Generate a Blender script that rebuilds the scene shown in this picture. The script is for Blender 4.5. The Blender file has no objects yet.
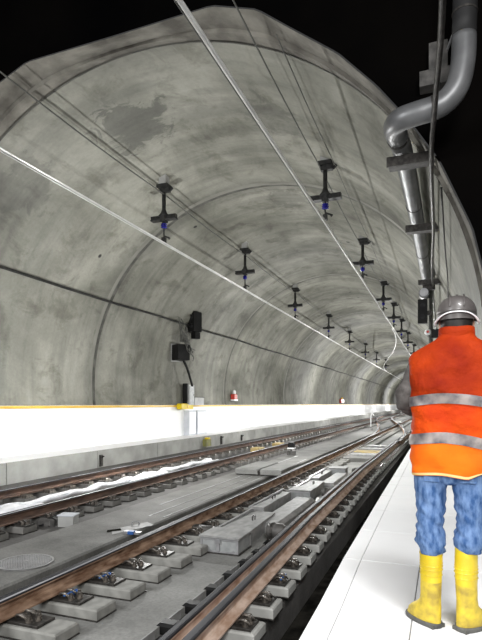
import bpy, bmesh, math, random
from mathutils import Vector, Matrix, noise
random.seed(7)
scene = bpy.context.scene
COL = scene.collection
PI = math.pi

# ------------------------------------------------------------------ materials
def new_mat(name):
    m = bpy.data.materials.new(name); m.use_nodes = True
    nt = m.node_tree; nt.nodes.clear()
    out = nt.nodes.new('ShaderNodeOutputMaterial')
    b = nt.nodes.new('ShaderNodeBsdfPrincipled')
    nt.links.new(b.outputs[0], out.inputs[0])
    return m, nt, b
def mat(name, c1, c2=None, scale=4.0, rough=.7, metal=0.0, bump=0.0, bscale=None, lo=.35, hi=.65, detail=6, stretch=(1, 1, 1), coat=0, dist=.004):
    """two tones mixed by noise in object space plus a noise bump"""
    m, nt, b = new_mat(name); N = nt.nodes; L = nt.links
    b.inputs['Roughness'].default_value = rough; b.inputs['Metallic'].default_value = metal
    if coat: b.inputs['Coat Weight'].default_value = coat
    tc = N.new('ShaderNodeTexCoord'); mp = N.new('ShaderNodeMapping')
    mp.inputs['Scale'].default_value = stretch
    L.new(tc.outputs['Object'], mp.inputs[0])
    c2 = c2 or tuple(x*.8 for x in c1)
    n = N.new('ShaderNodeTexNoise'); n.inputs['Scale'].default_value = scale; n.inputs['Detail'].default_value = detail
    L.new(mp.outputs[0], n.inputs['Vector'])
    r = N.new('ShaderNodeValToRGB')
    r.color_ramp.elements[0].position = lo; r.color_ramp.elements[1].position = hi
    r.color_ramp.elements[0].color = (*c1, 1); r.color_ramp.elements[1].color = (*c2, 1)
    L.new(n.outputs[0], r.inputs[0]); L.new(r.outputs[0], b.inputs['Base Color'])
    if bump:
        n2 = N.new('ShaderNodeTexNoise'); n2.inputs['Scale'].default_value = bscale or scale*6; n2.inputs['Detail'].default_value = 5
        L.new(mp.outputs[0], n2.inputs['Vector'])
        bp = N.new('ShaderNodeBump'); bp.inputs['Strength'].default_value = bump; bp.inputs['Distance'].default_value = dist
        L.new(n2.outputs[0], bp.inputs['Height']); L.new(bp.outputs[0], b.inputs['Normal'])
    return m

def vault_mat():
    """cast concrete: mottling, streaks round the arch, stains, bolt holes"""
    m, nt, b = new_mat('vault concrete'); N = nt.nodes; L = nt.links
    b.inputs['Roughness'].default_value = .62
    tc = N.new('ShaderNodeTexCoord')
    def noise_(scale, detail, st, rough=.55, distort=0):
        mp = N.new('ShaderNodeMapping'); mp.inputs['Scale'].default_value = st
        L.new(tc.outputs['Object'], mp.inputs[0])
        n = N.new('ShaderNodeTexNoise'); n.inputs['Scale'].default_value = scale; n.inputs['Detail'].default_value = detail
        n.inputs['Roughness'].default_value = rough; n.inputs['Distortion'].default_value = distort
        L.new(mp.outputs[0], n.inputs['Vector']); return n
    def ramp(src, stops):
        r = N.new('ShaderNodeValToRGB')
        e = r.color_ramp.elements
        e[0].position, e[0].color = stops[0][0], (*stops[0][1], 1)
        e[1].position, e[1].color = stops[-1][0], (*stops[-1][1], 1)
        for p, c in stops[1:-1]:
            k = e.new(p); k.color = (*c, 1)
        L.new(src, r.inputs[0]); return r
    def mix(mode, fac, a, bb):
        x = N.new('ShaderNodeMix'); x.data_type = 'RGBA'; x.blend_type = mode
        if isinstance(fac, float): x.inputs[0].default_value = fac
        else: L.new(fac, x.inputs[0])
        L.new(a, x.inputs[6]); L.new(bb, x.inputs[7]); return x.outputs[2]
    base = ramp(noise_(.45, 7, (1, .7, 1), .58, .3).outputs[0], [(.34, (.105, .104, .083)), (.5, (.178, .177, .147)), (.66, (.275, .272, .232))])
    streak = ramp(noise_(1.0, 7, (.35, 2.6, .35), .6).outputs[0], [(.36, (.62,)*3), (.52, (1.0,)*3), (.7, (1.18,)*3)])
    c = mix('MULTIPLY', .6, base.outputs[0], streak.outputs[0])
    blot = ramp(noise_(1.5, 9, (1, .7, 1), .68, .5).outputs[0], [(.35, (.48, .47, .42)), (.49, (1.0,)*3)])
    c = mix('MULTIPLY', .7, c, blot.outputs[0])
    fine = ramp(noise_(14, 6, (1, 1, 1), .7).outputs[0], [(.3, (.8,)*3), (.7, (1.12,)*3)])
    c = mix('MULTIPLY', .6, c, fine.outputs[0])
    # worn repair patch near the crown
    for (px, py, pz, rad, dk) in ((-5.65, 8.75, 5.5, .85, .52), (-3.0, 9.3, 5.4, .7, .7), (-3.9, 13.6, 5.6, .7, .7), (-7.9, 8.2, 4.3, .8, .72)):
        v = N.new('ShaderNodeVectorMath'); v.operation = 'DISTANCE'; L.new(tc.outputs['Object'], v.inputs[0]); v.inputs[1].default_value = (px, py, pz)
        nn = noise_(2.2, 6, (1, 1, 1), .65, .8)
        a = N.new('ShaderNodeMath'); a.operation = 'MULTIPLY_ADD'; L.new(nn.outputs[0], a.inputs[0]); a.inputs[1].default_value = 2.4
        L.new(v.outputs[1], a.inputs[2])
        k = N.new('ShaderNodeMapRange'); L.new(a.outputs[0], k.inputs[0])
        k.inputs[1].default_value = rad + .95; k.inputs[2].default_value = rad + 1.15; k.inputs[3].default_value = dk; k.inputs[4].default_value = 1.0
        cc = N.new('ShaderNodeCombineColor')
        for i in range(3): L.new(k.outputs[0], cc.inputs[i])
        c = mix('MULTIPLY', 1.0, c, cc.outputs[0])
    # soft dark bands where the formwork sections meet
    sx = N.new('ShaderNodeSeparateXYZ'); L.new(tc.outputs['Object'], sx.inputs[0])
    nb = noise_(1.1, 5, (1, .4, 1), .6)
    m1 = N.new('ShaderNodeMath'); m1.operation = 'MULTIPLY_ADD'; L.new(nb.outputs[0], m1.inputs[0]); m1.inputs[1].default_value = 1.3; L.new(sx.outputs[1], m1.inputs[2])
    m2 = N.new('ShaderNodeMath'); m2.operation = 'SUBTRACT'; L.new(m1.outputs[0], m2.inputs[0]); m2.inputs[1].default_value = 12.6+.65-4.925
    m3 = N.new('ShaderNodeMath'); m3.operation = 'MODULO'; L.new(m2.outputs[0], m3.inputs[0]); m3.inputs[1].default_value = 9.85
    m4 = N.new('ShaderNodeMath'); m4.operation = 'SUBTRACT'; L.new(m3.outputs[0], m4.inputs[0]); m4.inputs[1].default_value = 4.925
    m5 = N.new('ShaderNodeMath'); m5.operation = 'ABSOLUTE'; L.new(m4.outputs[0], m5.inputs[0])
    jr = ramp(m5.outputs[0], [(.05, (.76,)*3), (.7, (1.0,)*3)])
    c = mix('MULTIPLY', 1.0, c, jr.outputs[0])
    # bolt holes
    vo = N.new('ShaderNodeTexVoronoi'); vo.inputs['Scale'].default_value = .62; L.new(tc.outputs['Object'], vo.inputs['Vector'])
    hr = ramp(vo.outputs['Distance'], [(.03, (.06,)*3), (.045, (1.0,)*3)])
    c = mix('MULTIPLY', 1.0, c, hr.outputs[0])
    L.new(c, b.inputs['Base Color'])
    bp = N.new('ShaderNodeBump'); bp.inputs['Strength'].default_value = .35; bp.inputs['Distance'].default_value = .012
    L.new(noise_(7, 8, (1, 1, 1), .7).outputs[0], bp.inputs['Height']); L.new(bp.outputs[0], b.inputs['Normal'])
    return m

def slab_mat(name, c1, c2, tile=None, gap=(.45,)*3, rough=.8):
    """ground concrete with stains and optional brick-pattern joints"""
    m, nt, b = new_mat(name); N = nt.nodes; L = nt.links
    b.inputs['Roughness'].default_value = rough
    tc = N.new('ShaderNodeTexCoord')
    n = N.new('ShaderNodeTexNoise'); n.inputs['Scale'].default_value = 1.3; n.inputs['Detail'].default_value = 10; n.inputs['Roughness'].default_value = .65
    L.new(tc.outputs['Object'], n.inputs['Vector'])
    r = N.new('ShaderNodeValToRGB'); r.color_ramp.elements[0].position = .36; r.color_ramp.elements[1].position = .62
    r.color_ramp.elements[0].color = (*c1, 1); r.color_ramp.elements[1].color = (*c2, 1)
    L.new(n.outputs[0], r.inputs[0])
    n2 = N.new('ShaderNodeTexNoise'); n2.inputs['Scale'].default_value = 45; n2.inputs['Detail'].default_value = 4
    L.new(tc.outputs['Object'], n2.inputs['Vector'])
    r2 = N.new('ShaderNodeValToRGB'); r2.color_ramp.elements[0].position = .3; r2.color_ramp.elements[1].position = .7
    r2.color_ramp.elements[0].color = (.72, .72, .72, 1); r2.color_ramp.elements[1].color = (1.1, 1.1, 1.1, 1)
    L.new(n2.outputs[0], r2.inputs[0])
    x = N.new('ShaderNodeMix'); x.data_type = 'RGBA'; x.blend_type = 'MULTIPLY'; x.inputs[0].default_value = .8
    L.new(r.outputs[0], x.inputs[6]); L.new(r2.outputs[0], x.inputs[7])
    c = x.outputs[2]
    L.new(c, b.inputs['Base Color'])
    bp = N.new('ShaderNodeBump'); bp.inputs['Strength'].default_value = .4; bp.inputs['Distance'].default_value = .006
    L.new(n2.outputs[0], bp.inputs['Height']); L.new(bp.outputs[0], b.inputs['Normal'])
    return m

M = {}
M['vault'] = vault_mat()
M['rim'] = mat('portal rim concrete', (.07, .064, .053), (.21, .20, .172), scale=1.9, rough=.85, bump=.8, bscale=6, detail=10, dist=.03)
M['joint'] = mat('joint filler', (.035, .034, .028), (.09, .088, .075), rough=.8)
M['joint_light'] = mat('joint lip', (.13, .128, .108), (.2, .198, .17), scale=1.5, rough=.75)
M['black_wall'] = mat('wall with painted darkness', (.0012, .0012, .0013), (.0025, .0022, .002), scale=.7, rough=1)  # near-black colour stands in for the lack of light outside the lining
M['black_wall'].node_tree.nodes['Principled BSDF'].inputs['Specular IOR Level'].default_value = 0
M['white_wall'] = mat('white painted wall', (.95, .96, .97), (.90, .91, .925), scale=.8, rough=.45, lo=.3, hi=.75)
M['kerb'] = mat('kerb concrete', (.24, .24, .225), (.36, .36, .34), scale=1.7, rough=.8, bump=.3, bscale=18, detail=9)
M['walk'] = mat('pale walkway slab', (.95, .95, .95), (.87, .87, .88), scale=1.4, rough=.55, lo=.3, hi=.8, bump=.15, bscale=40)
M['walk_joint'] = mat('slab joint', (.28, .28, .28), (.36, .36, .36), rough=.8)
M['slab'] = slab_mat('track slab concrete', (.09, .089, .082), (.18, .178, .168))
M['slab2'] = slab_mat('trackbed concrete', (.15, .15, .142), (.25, .25, .238))
M['dark_slab'] = slab_mat('stained slab', (.05, .048, .045), (.105, .10, .095))
M['trench'] = mat('dark trench', (.008, .008, .007), (.03, .028, .024), scale=5, rough=.95, bump=.8, bscale=40)  # dark ground colour, with the walkway side's shadow painted into it
M['block_dark'] = mat('stained block', (.09, .088, .08), (.16, .155, .145), scale=5, rough=.85, bump=.25, bscale=60)
M['block_mid'] = mat('grey sleeper block concrete', (.13, .128, .118), (.25, .248, .23), scale=7, rough=.8, bump=.3, bscale=50, detail=9)
M['block'] = mat('sleeper block concrete', (.26, .26, .245), (.38, .38, .36), scale=5, rough=.8, bump=.25, bscale=60)
M['rust'] = mat('rusty rail web', (.10, .05, .028), (.34, .23, .16), scale=14, rough=.8, bump=.5, bscale=60, stretch=(1, .35, 1), detail=8)
M['rust_dark'] = mat('dark rusty rail web', (.05, .028, .02), (.13, .075, .05), scale=9, rough=.85, bump=.4, bscale=60, stretch=(1, .35, 1))
M['rust_pale'] = mat('pale rusty rail web', (.34, .22, .155), (.58, .45, .37), scale=16, rough=.8, bump=.4, bscale=60, stretch=(1, .35, 1), detail=8)
M['head'] = mat('dark worn rail head', (.022, .022, .025), (.045, .045, .05), scale=4, rough=.55, metal=0, stretch=(3, .3, 1))
M['edge_glint'] = mat('polished rail edge', (.36, .36, .38), (.24, .24, .26), scale=3, rough=.5, metal=0, stretch=(3, .3, 1))  # glint of the worn edges put in as matte pale grey
M['steel'] = mat('galvanised steel', (.30, .30, .31), (.42, .42, .43), scale=7, rough=.4, metal=.6, bump=.1)
M['steel_dark'] = mat('dark oily steel', (.03, .028, .026), (.07, .065, .06), scale=20, rough=.45, metal=.5, bump=.2)
M['clip'] = mat('spring clip steel', (.05, .045, .04), (.17, .15, .13), scale=30, rough=.45, metal=.5)
M['blue_plastic'] = mat('blue plastic', (.02, .07, .24), (.03, .11, .33), rough=.45)
M['blue_glaze'] = mat('dark blue insulator', (.008, .008, .12), (.015, .015, .2), rough=.25)
M['hanger'] = mat('dark painted bracket', (.012, .012, .012), (.03, .03, .028), scale=15, rough=.6)
M['conductor'] = mat('bright aluminium rail', (.62, .62, .6), (.5, .5, .49), scale=3, rough=.35, metal=.3)
M['cable'] = mat('dark cable', (.01, .01, .01), (.025, .025, .022), rough=.6)
M['cable_grey'] = mat('grey cable', (.055, .055, .05), (.09, .09, .08), rough=.6)
M['cover'] = mat('galvanised cover', (.19, .19, .187), (.29, .29, .285), scale=12, rough=.6, metal=.1, bump=.2, bscale=80, stretch=(1, .5, 1))
M['box_face'] = mat('light grey box face', (.33, .34, .34), (.24, .25, .25), scale=10, rough=.55, metal=.2)
M['motor'] = mat('dark grey motor housing', (.035, .034, .032), (.10, .095, .09), scale=8, rough=.5, bump=.2)
M['yellow'] = mat('ochre plate', (.50, .36, .12), (.42, .33, .17), scale=5, rough=.7)
M['yellow_rail'] = mat('yellow handrail', (.62, .38, .03), (.75, .48, .05), scale=2, rough=.4)
M['yellow_box'] = mat('yellow box', (.75, .55, .0), (.6, .45, .0), rough=.5)
M['plastic'] = mat('white plastic sheet', (.92, .93, .95), (.66, .67, .7), scale=5, rough=.45, bump=.6, bscale=14, dist=.02)
M['cab'] = mat('pale grey cabinet', (.36, .36, .35), (.28, .28, .27), rough=.5)
M['cab_blue'] = mat('washed white cabinet', (.60, .62, .66), (.45, .47, .52), scale=2, rough=.4)
M['black'] = mat('black housing', (.006, .006, .006), (.012, .012, .012), rough=.5)
M['lens'] = mat('dark glass lens', (.02, .02, .022), (.04, .04, .04), rough=.08)
M['red'] = mat('red lamp body', (.45, .04, .02), (.35, .03, .02), rough=.4)
M['pale'] = mat('white lamp cap', (.8, .8, .8), (.7, .7, .7), rough=.3)
M['pipe_shaded'] = mat('sooty metal duct', (.012, .012, .0125), (.025, .025, .025), scale=2.5, rough=.6)  # same duct, with the shade above the portal put into the colour
M['pipe'] = mat('grey metal duct', (.085, .087, .09), (.16, .162, .165), scale=2.5, rough=.42, metal=.4, bump=.05)
M['manhole'] = mat('cast iron', (.10, .10, .10), (.16, .16, .16), scale=12, rough=.6)
M['ring_l'] = mat('light metal ring', (.3, .3, .3), (.22, .22, .22), rough=.5)
M['lime'] = mat('mossy yellow box', (.25, .24, .05), (.15, .15, .06), rough=.6)
# worker
M['vest'] = mat('orange fabric', (.44, .045, .003), (.19, .011, .002), scale=3.5, rough=.75, bump=.8, bscale=7, dist=.05, lo=.3, hi=.7)  # vest shading put into the fabric colours, darker toward the shoulders
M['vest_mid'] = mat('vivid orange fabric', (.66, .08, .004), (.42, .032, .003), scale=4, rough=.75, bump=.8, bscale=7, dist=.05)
M['vest_lit'] = mat('bright orange fabric', (.85, .17, .006), (.62, .08, .004), scale=3, rough=.75, bump=.35, bscale=9, dist=.02)
M['band'] = mat('silver reflective tape', (.30, .26, .24), (.075, .07, .08), scale=13, rough=.45, metal=.1, bump=.3, bscale=20)
M['band_edge'] = mat('pale tape edge', (.75, .55, .25), (.7, .45, .15), rough=.6)
M['jeans'] = mat('blue denim', (.03, .078, .20), (.145, .235, .42), scale=26, rough=.85, bump=.6, bscale=30, dist=.012, detail=8, stretch=(1.4, 1, .6))
M['boot'] = mat('yellow rubber', (.74, .56, .02), (.58, .42, .015), scale=9, rough=.38, bump=.1, coat=.2)
M['mud'] = mat('muddy yellow rubber', (.70, .53, .04), (.36, .26, .04), scale=15, rough=.5, bump=.3)
M['sole'] = mat('grey rubber sole', (.06, .06, .06), (.12, .12, .11), scale=15, rough=.8)
M['helmet'] = mat('grey brown helmet', (.06, .054, .052), (.10, .09, .087), scale=6, rough=.42, coat=.2)
M['white'] = mat('white plastic', (.85, .84, .86), (.8, .8, .82), rough=.3)
M['sleeve'] = mat('dark grey sleeve', (.05, .045, .042), (.12, .11, .105), scale=18, rough=.85, bump=.4, bscale=30)
M['skin'] = mat('skin', (.50, .28, .20), (.45, .24, .17), scale=10, rough=.55)
M['hair'] = mat('dark hair', (.008, .006, .005), (.02, .015, .012), scale=40, rough=.6)
M['eye'] = mat('eye white', (.8, .8, .8), (.75, .75, .75), rough=.2)
M['iris'] = mat('dark iris', (.03, .02, .01), (.05, .03, .02), rough=.2)
M['lip'] = mat('lip', (.42, .16, .13), (.38, .14, .11), rough=.5)

for k, v in dict(vest=.12, vest_mid=.12, vest_lit=.15, jeans=.2, sleeve=.15, black=.15, hanger=.2, head=.12, motor=.25, steel_dark=.25, trench=0, cable=.2, cable_grey=.3, cover=.3, pipe_shaded=.2, rust=.2, rust_pale=.2, clip=.3).items():
    M[k].node_tree.nodes['Principled BSDF'].inputs['Specular IOR Level'].default_value = v
# ------------------------------------------------------------------ mesh helpers
class MB:
    def __init__(s): s.v = []; s.f = []; s.m = []; s.mats = []
    def mi(s, m):
        if m is None: return 0
        if m not in s.mats: s.mats.append(m)
        return s.mats.index(m)
    def add(s, vs, fs, m=None):
        o = len(s.v); s.v += [tuple(v) for v in vs]; k = s.mi(m)
        for f in fs: s.f.append(tuple(i+o for i in f)); s.m.append(k)
        return s
    def box(s, x0, x1, y0, y1, z0, z1, m=None, taper=0, bev=0):
        t = taper
        if bev:
            b = bev   # chamfered top edges
            vs = [(x0,y0,z0),(x1,y0,z0),(x1,y1,z0),(x0,y1,z0),
                  (x0+t,y0+t,z1-b),(x1-t,y0+t,z1-b),(x1-t,y1-t,z1-b),(x0+t,y1-t,z1-b),
                  (x0+t+b,y0+t+b,z1),(x1-t-b,y0+t+b,z1),(x1-t-b,y1-t-b,z1),(x0+t+b,y1-t-b,z1)]
            fs = [(3,2,1,0),(8,9,10,11)]
            for o in (0, 4):
                for i in range(4): j = (i+1) % 4; fs.append((o+i, o+j, o+4+j, o+4+i))
            return s.add(vs, fs, m)
        vs = [(x0,y0,z0),(x1,y0,z0),(x1,y1,z0),(x0,y1,z0),(x0+t,y0+t,z1),(x1-t,y0+t,z1),(x1-t,y1-t,z1),(x0+t,y1-t,z1)]
        return s.add(vs, [(3,2,1,0),(4,5,6,7),(0,1,5,4),(1,2,6,5),(2,3,7,6),(3,0,4,7)], m)
    def cyl(s, p, q, r, r2=None, n=12, m=None, caps=True):
        p = Vector(p); q = Vector(q); r2 = r if r2 is None else r2
        d = (q-p).normalized(); a = Vector((0,0,1)) if abs(d.z) < .9 else Vector((1,0,0))
        e1 = d.cross(a).normalized(); e2 = d.cross(e1)
        vs = []
        for c, rr in ((p, r), (q, r2)):
            for i in range(n):
                t = 2*PI*i/n; vs.append(c+e1*math.cos(t)*rr+e2*math.sin(t)*rr)
        fs = [(i, (i+1) % n, n+(i+1) % n, n+i) for i in range(n)]
        if caps: fs += [tuple(range(n))[::-1], tuple(range(n, 2*n))]
        return s.add(vs, fs, m)
    def tube(s, pts, r, n=8, m=None, caps=True):
        pts = [Vector(p) for p in pts]; k = len(pts)
        rs = r if isinstance(r, (list, tuple)) else [r]*k
        d0 = (pts[1]-pts[0]).normalized()
        a = Vector((0,0,1)) if abs(d0.z) < .9 else Vector((1,0,0))
        e1 = d0.cross(a).normalized(); vs = []
        for i, p in enumerate(pts):
            d = (pts[min(i+1, k-1)]-pts[max(i-1, 0)]).normalized()
            e1 = (e1-d*e1.dot(d)).normalized(); e2 = d.cross(e1)
            for j in range(n):
                t = 2*PI*j/n; vs.append(p+e1*math.cos(t)*rs[i]+e2*math.sin(t)*rs[i])
        fs = [(i*n+j, i*n+(j+1) % n, (i+1)*n+(j+1) % n, (i+1)*n+j) for i in range(k-1) for j in range(n)]
        if caps: fs += [tuple(range(n))[::-1], tuple(range((k-1)*n, k*n))]
        return s.add(vs, fs, m)
    def sweep(s, prof, path, mids=None, close=True, caps=True):
        """profile of (dx, dz) carried along path of (x, y, z); mids: material per profile edge"""
        n = len(prof); k = len(path); vs = []
        for i, p in enumerate(path):
            a = Vector(path[max(i-1, 0)]); b = Vector(path[min(i+1, k-1)])
            d = (b-a); d.z = 0; d.normalize(); e = Vector((d.y, -d.x, 0))
            for (dx, dz) in prof: vs.append(Vector(p)+e*dx+Vector((0, 0, dz)))
        o = len(s.v); s.v += [tuple(v) for v in vs]
        for i in range(k-1):
            for j in range(n if close else n-1):
                jj = (j+1) % n
                s.f.append((o+i*n+j, o+i*n+jj, o+(i+1)*n+jj, o+(i+1)*n+j)); s.m.append(s.mi(mids[j]) if mids else 0)
        if caps and close:
            s.f.append(tuple(o+j for j in range(n))[::-1]); s.m.append(s.mi(mids[0]) if mids else 0)
            s.f.append(tuple(o+(k-1)*n+j for j in range(n))); s.m.append(s.mi(mids[0]) if mids else 0)
        return s
    def loft(s, rings, n=28, m=None, caps=True, e=2.0):
        """rings: (cx,cy,cz,rx,ry[,tiltx,tilty[,rotz]]) stacked"""
        vs = []
        for rg in rings:
            cx, cy, cz, rx, ry = rg[:5]; tx = rg[5] if len(rg) > 5 else 0; ty = rg[6] if len(rg) > 6 else 0; rz = rg[7] if len(rg) > 7 else 0
            for i in range(n):
                t = 2*PI*i/n; c = math.cos(t); q = math.sin(t)
                x = rx*math.copysign(abs(c)**(2/e), c); y = ry*math.copysign(abs(q)**(2/e), q)
                if rz: x, y = x*math.cos(rz)-y*math.sin(rz), x*math.sin(rz)+y*math.cos(rz)
                vs.append((cx+x, cy+y, cz+x*tx+y*ty))
        k = len(rings)
        fs = [(i*n+j, i*n+(j+1) % n, (i+1)*n+(j+1) % n, (i+1)*n+j) for i in range(k-1) for j in range(n)]
        if caps: fs += [tuple(range(n))[::-1], tuple(range((k-1)*n, k*n))]
        return s.add(vs, fs, m)
    def sphere(s, c, rx, ry, rz, m=None, nu=16, nv=10):
        vs = [(c[0], c[1], c[2]-rz)]
        for j in range(1, nv):
            ph = -PI/2+PI*j/nv
            for i in range(nu):
                t = 2*PI*i/nu; vs.append((c[0]+rx*math.cos(ph)*math.cos(t), c[1]+ry*math.cos(ph)*math.sin(t), c[2]+rz*math.sin(ph)))
        vs.append((c[0], c[1], c[2]+rz)); L = len(vs)-1
        fs = [(0, 1+(i+1) % nu, 1+i) for i in range(nu)]
        for j in range(nv-2):
            for i in range(nu): a = 1+j*nu; fs.append((a+i, a+(i+1) % nu, a+nu+(i+1) % nu, a+nu+i))
        a = 1+(nv-2)*nu; fs += [(a+i, a+(i+1) % nu, L) for i in range(nu)]
        return s.add(vs, fs, m)
    def build(s, name, material=None, parent=None, smooth=False, disp=None, sub=0, bevel=0):
        me = bpy.data.meshes.new(name)
        vs = s.v
        if disp: vs = [disp(Vector(v)) for v in vs]
        me.from_pydata(vs, [], s.f)
        mats = list(s.mats)
        if material is not None and not mats: mats = [material]
        for m in mats: me.materials.append(m)
        if len(mats) > 1:
            me.polygons.foreach_set('material_index', s.m)
        if smooth: me.polygons.foreach_set('use_smooth', [True]*len(me.polygons))
        bm = bmesh.new(); bm.from_mesh(me); bmesh.ops.recalc_face_normals(bm, faces=bm.faces); bm.to_mesh(me); bm.free()
        me.update()
        o = bpy.data.objects.new(name, me); COL.objects.link(o)
        if parent: o.parent = parent
        if bevel:
            b = o.modifiers.new('bevel', 'BEVEL'); b.width = bevel; b.segments = 2; b.limit_method = 'ANGLE'
        if sub:
            q = o.modifiers.new('sub', 'SUBSURF'); q.levels = sub; q.render_levels = sub
        return o
def thing(name, label, cat, loc=(0,0,0), rz=0, group=None):
    o = bpy.data.objects.new(name, None); COL.objects.link(o); o.empty_display_size = .1
    o.location = loc; o.rotation_euler = (0, 0, rz); o['label'] = label; o['category'] = cat
    if group: o['group'] = group
    return o
def tag(o, label, cat, group=None):
    o['label'] = label; o['category'] = cat
    if group: o['group'] = group
    return o
def struct(o): o['kind'] = 'structure'; return o
def copy_tree(o, parent=None):
    c = o.copy(); COL.objects.link(c)
    if parent: c.parent = parent
    for ch in list(o.children): copy_tree(ch, c)
    return c
def frange(a, b, n): return [a+(b-a)*i/(n-1) for i in range(n)]
def crspl(P, n=10):
    """Catmull-Rom through points"""
    P = [Vector(p) for p in P]; Q = [P[0]*2-P[1]]+P+[P[-1]*2-P[-2]]; out = []
    for i in range(1, len(Q)-2):
        for k in range(n):
            t = k/n; a, b, c, d = Q[i-1:i+3]
            out.append(.5*((2*b)+(c-a)*t+(2*a-5*b+4*c-d)*t*t+(3*b-a-3*c+d)*t**3))
    out.append(P[-1]); return out

# ------------------------------------------------------------------ camera (eye at origin, tunnel runs along +Y)
F = 520.0
cam = bpy.data.cameras.new('camera'); co = bpy.data.objects.new('camera', cam); COL.objects.link(co)
cam.sensor_fit = 'VERTICAL'; cam.sensor_height = 24; cam.lens = F/640*24
co.location = (0, 0, 0); co.rotation_euler = (PI/2, 0, math.atan(202/F))
cam.shift_y = (404-320)/640.0; cam.clip_start = .05; cam.clip_end = 400
scene.camera = co

# ------------------------------------------------------------------ dimensions (metres, relative to the eye)
ZP = -1.24          # walkway top
ZR = -1.43          # rail head
ZF = -1.57          # underside of rail foot
ZS = -1.70          # trackbed
CX, CZ, R = -4.54, .57, 5.05
YP, YE = 6.5, 150.0
XE = -.76           # walkway edge
RAIL_A, RAIL_A2, RAIL_B, RAIL_C, RAIL_D = -1.56, -1.42, -3.03, -5.33, -6.83

# ------------------------------------------------------------------ the setting
def arc(n=72, r=R):
    a0 = math.asin((-.03-CZ)/R); out = []
    for i in range(n+1):
        t = PI-a0-(PI-2*a0)*i/n
        out.append((CX+r*math.cos(t), CZ+r*math.sin(t)))
    return out
A = arc()
YA = 7.12
joints = [12.6+9.85*i for i in range(14)]
mb = MB(); ys = [YA]
y = YA
for j in joints: ys += [j-.06, j-.02, j, j+.04, j+.08]
ys.append(YE); ys = sorted(ys)
prof = {}
for j in joints: prof[j-.06] = 0; prof[j-.02] = -.035; prof[j] = .03; prof[j+.04] = .03; prof[j+.08] = 0
vs = []; rows = len(ys); n = len(A)
for yy in ys:
    r = R+prof.get(yy, 0)
    for (x, z) in arc(r=r): vs.append((x, yy, z))
mb.add(vs, [(i*n+j, i*n+j+1, (i+1)*n+j+1, (i+1)*n+j) for i in range(rows-1) for j in range(n-1)])
struct(mb.build('ceiling', M['vault'], smooth=True))
# casting joints as filler strips
for k, j in enumerate(joints[:8]):
    g = MB(); q = []; w = .025
    for yy, dr in ((j-.13, -.006), (j-.05, -.03), (j+.0, -.012)):
        q += [(x, yy, z) for (x, z) in arc(r=R+dr)]
    g.add(q, [(i*n+jj, i*n+jj+1, (i+1)*n+jj+1, (i+1)*n+jj) for i in range(2) for jj in range(n-1)], M['joint_light'])
    q = []
    for yy, dr in ((j+.0, -.012), (j+.15, -.004)):
        q += [(x, yy, z) for (x, z) in arc(r=R+dr)]
    g.add(q, [(jj, jj+1, n+jj+1, n+jj) for jj in range(n-1)], M['joint'])
    struct(g.build('trim_%d' % (k+1), smooth=True))
# portal rim: straight-sided formwork outline meeting the round lining
half = [(0, 5.42), (1.61, 5.43), (2.26, 5.2), (2.70, 4.85), (3.33, 4.36), (3.80, 3.85), (4.17, 3.36), (4.51, 2.82), (4.86, 2.0), (5.04, 1.2), (5.1, .57), (5.05, -.03)]
def outline_at(t):
    """point on the faceted outline in the direction angle t"""
    d = Vector((math.cos(t), math.sin(t)))
    for i in range(len(half)-1):
        a = Vector((half[i][0], half[i][1]-CZ)); b = Vector((half[i+1][0], half[i+1][1]-CZ))
        dd = Vector((abs(d.x), d.y)); e = b-a
        den = dd.x*e.y-dd.y*e.x
        if abs(den) < 1e-9: continue
        s_ = (a.x*e.y-a.y*e.x)/den; u_ = (a.x*dd.y-a.y*dd.x)/den
        if s_ > 0 and -1e-6 <= u_ <= 1+1e-6: return CX+d.x*s_, CZ+d.y*s_
    return CX+d.x*R, CZ+d.y*R
a0 = math.asin((-.03-CZ)/R); T = [PI-a0-(PI-2*a0)*i/144 for i in range(145)]
outer = [outline_at(t) for t in T]
mb = MB(); q = []
for fr, yy in ((1.0, 6.45), (1.0, 6.5), (.45, 6.85), (.38, 6.87), (.0, YA)):
    for (x, z), t in zip(outer, T):
        cx, cz = CX+(R-.0)*math.cos(t), CZ+(R-.0)*math.sin(t)
        o = .02 if fr == 1 else (.045 if fr == .38 else 0)
        q.append((cx+(x-cx)*fr-o*math.cos(t), yy, cz+(z-cz)*fr-o*math.sin(t)))
n2 = len(T)
mb.add(q, [(i*n2+j, i*n2+j+1, (i+1)*n2+j+1, (i+1)*n2+j) for i in range(4) for j in range(n2-1)])
struct(mb.build('wall_portal_rim', M['rim']))
g = MB(); q = []
for yy, dr in ((YA-.03, -.02), (YA+.02, -.005)):
    q += [(x, yy, z) for (x, z) in arc(r=R+dr)]
g.add(q, [(jj, jj+1, n+jj+1, n+jj) for jj in range(n-1)], M['joint']); struct(g.build('trim_9', smooth=True))
# wall round the portal, its darkness painted into the colour
mb = MB(); q = []
big = []
for t in T:
    c, s_ = math.cos(t), math.sin(t); k = 16/max(abs(c), abs(s_)); big.append((CX+c*k, CZ+s_*k))
for (x, z), (X, Z) in zip(outer, big): q += [(x, 6.45, z), (X, 6.44, Z)]
mb.add(q, [(2*j, 2*j+1, 2*j+3, 2*j+2) for j in range(n2-1)])
mb.box(-30, -9.58, 6.44, 6.5, -4, .2); mb.box(.5, 20, 6.44, 6.5, -4, .2)
struct(mb.build('wall_front', M['black_wall']))
# walls below the vault
XL = -9.53
struct(MB().box(XL-.25, XL, YP, YE, -2.2, -.04).build('wall_left', M['white_wall']))
struct(MB().box(.47, .7, YP, YE, -2.2, 0).build('wall_right', M['white_wall']))
struct(MB().box(XL-.3, .8, YE, YE+.3, -2.2, 6.2).build('wall_back', M['vault']))
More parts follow.
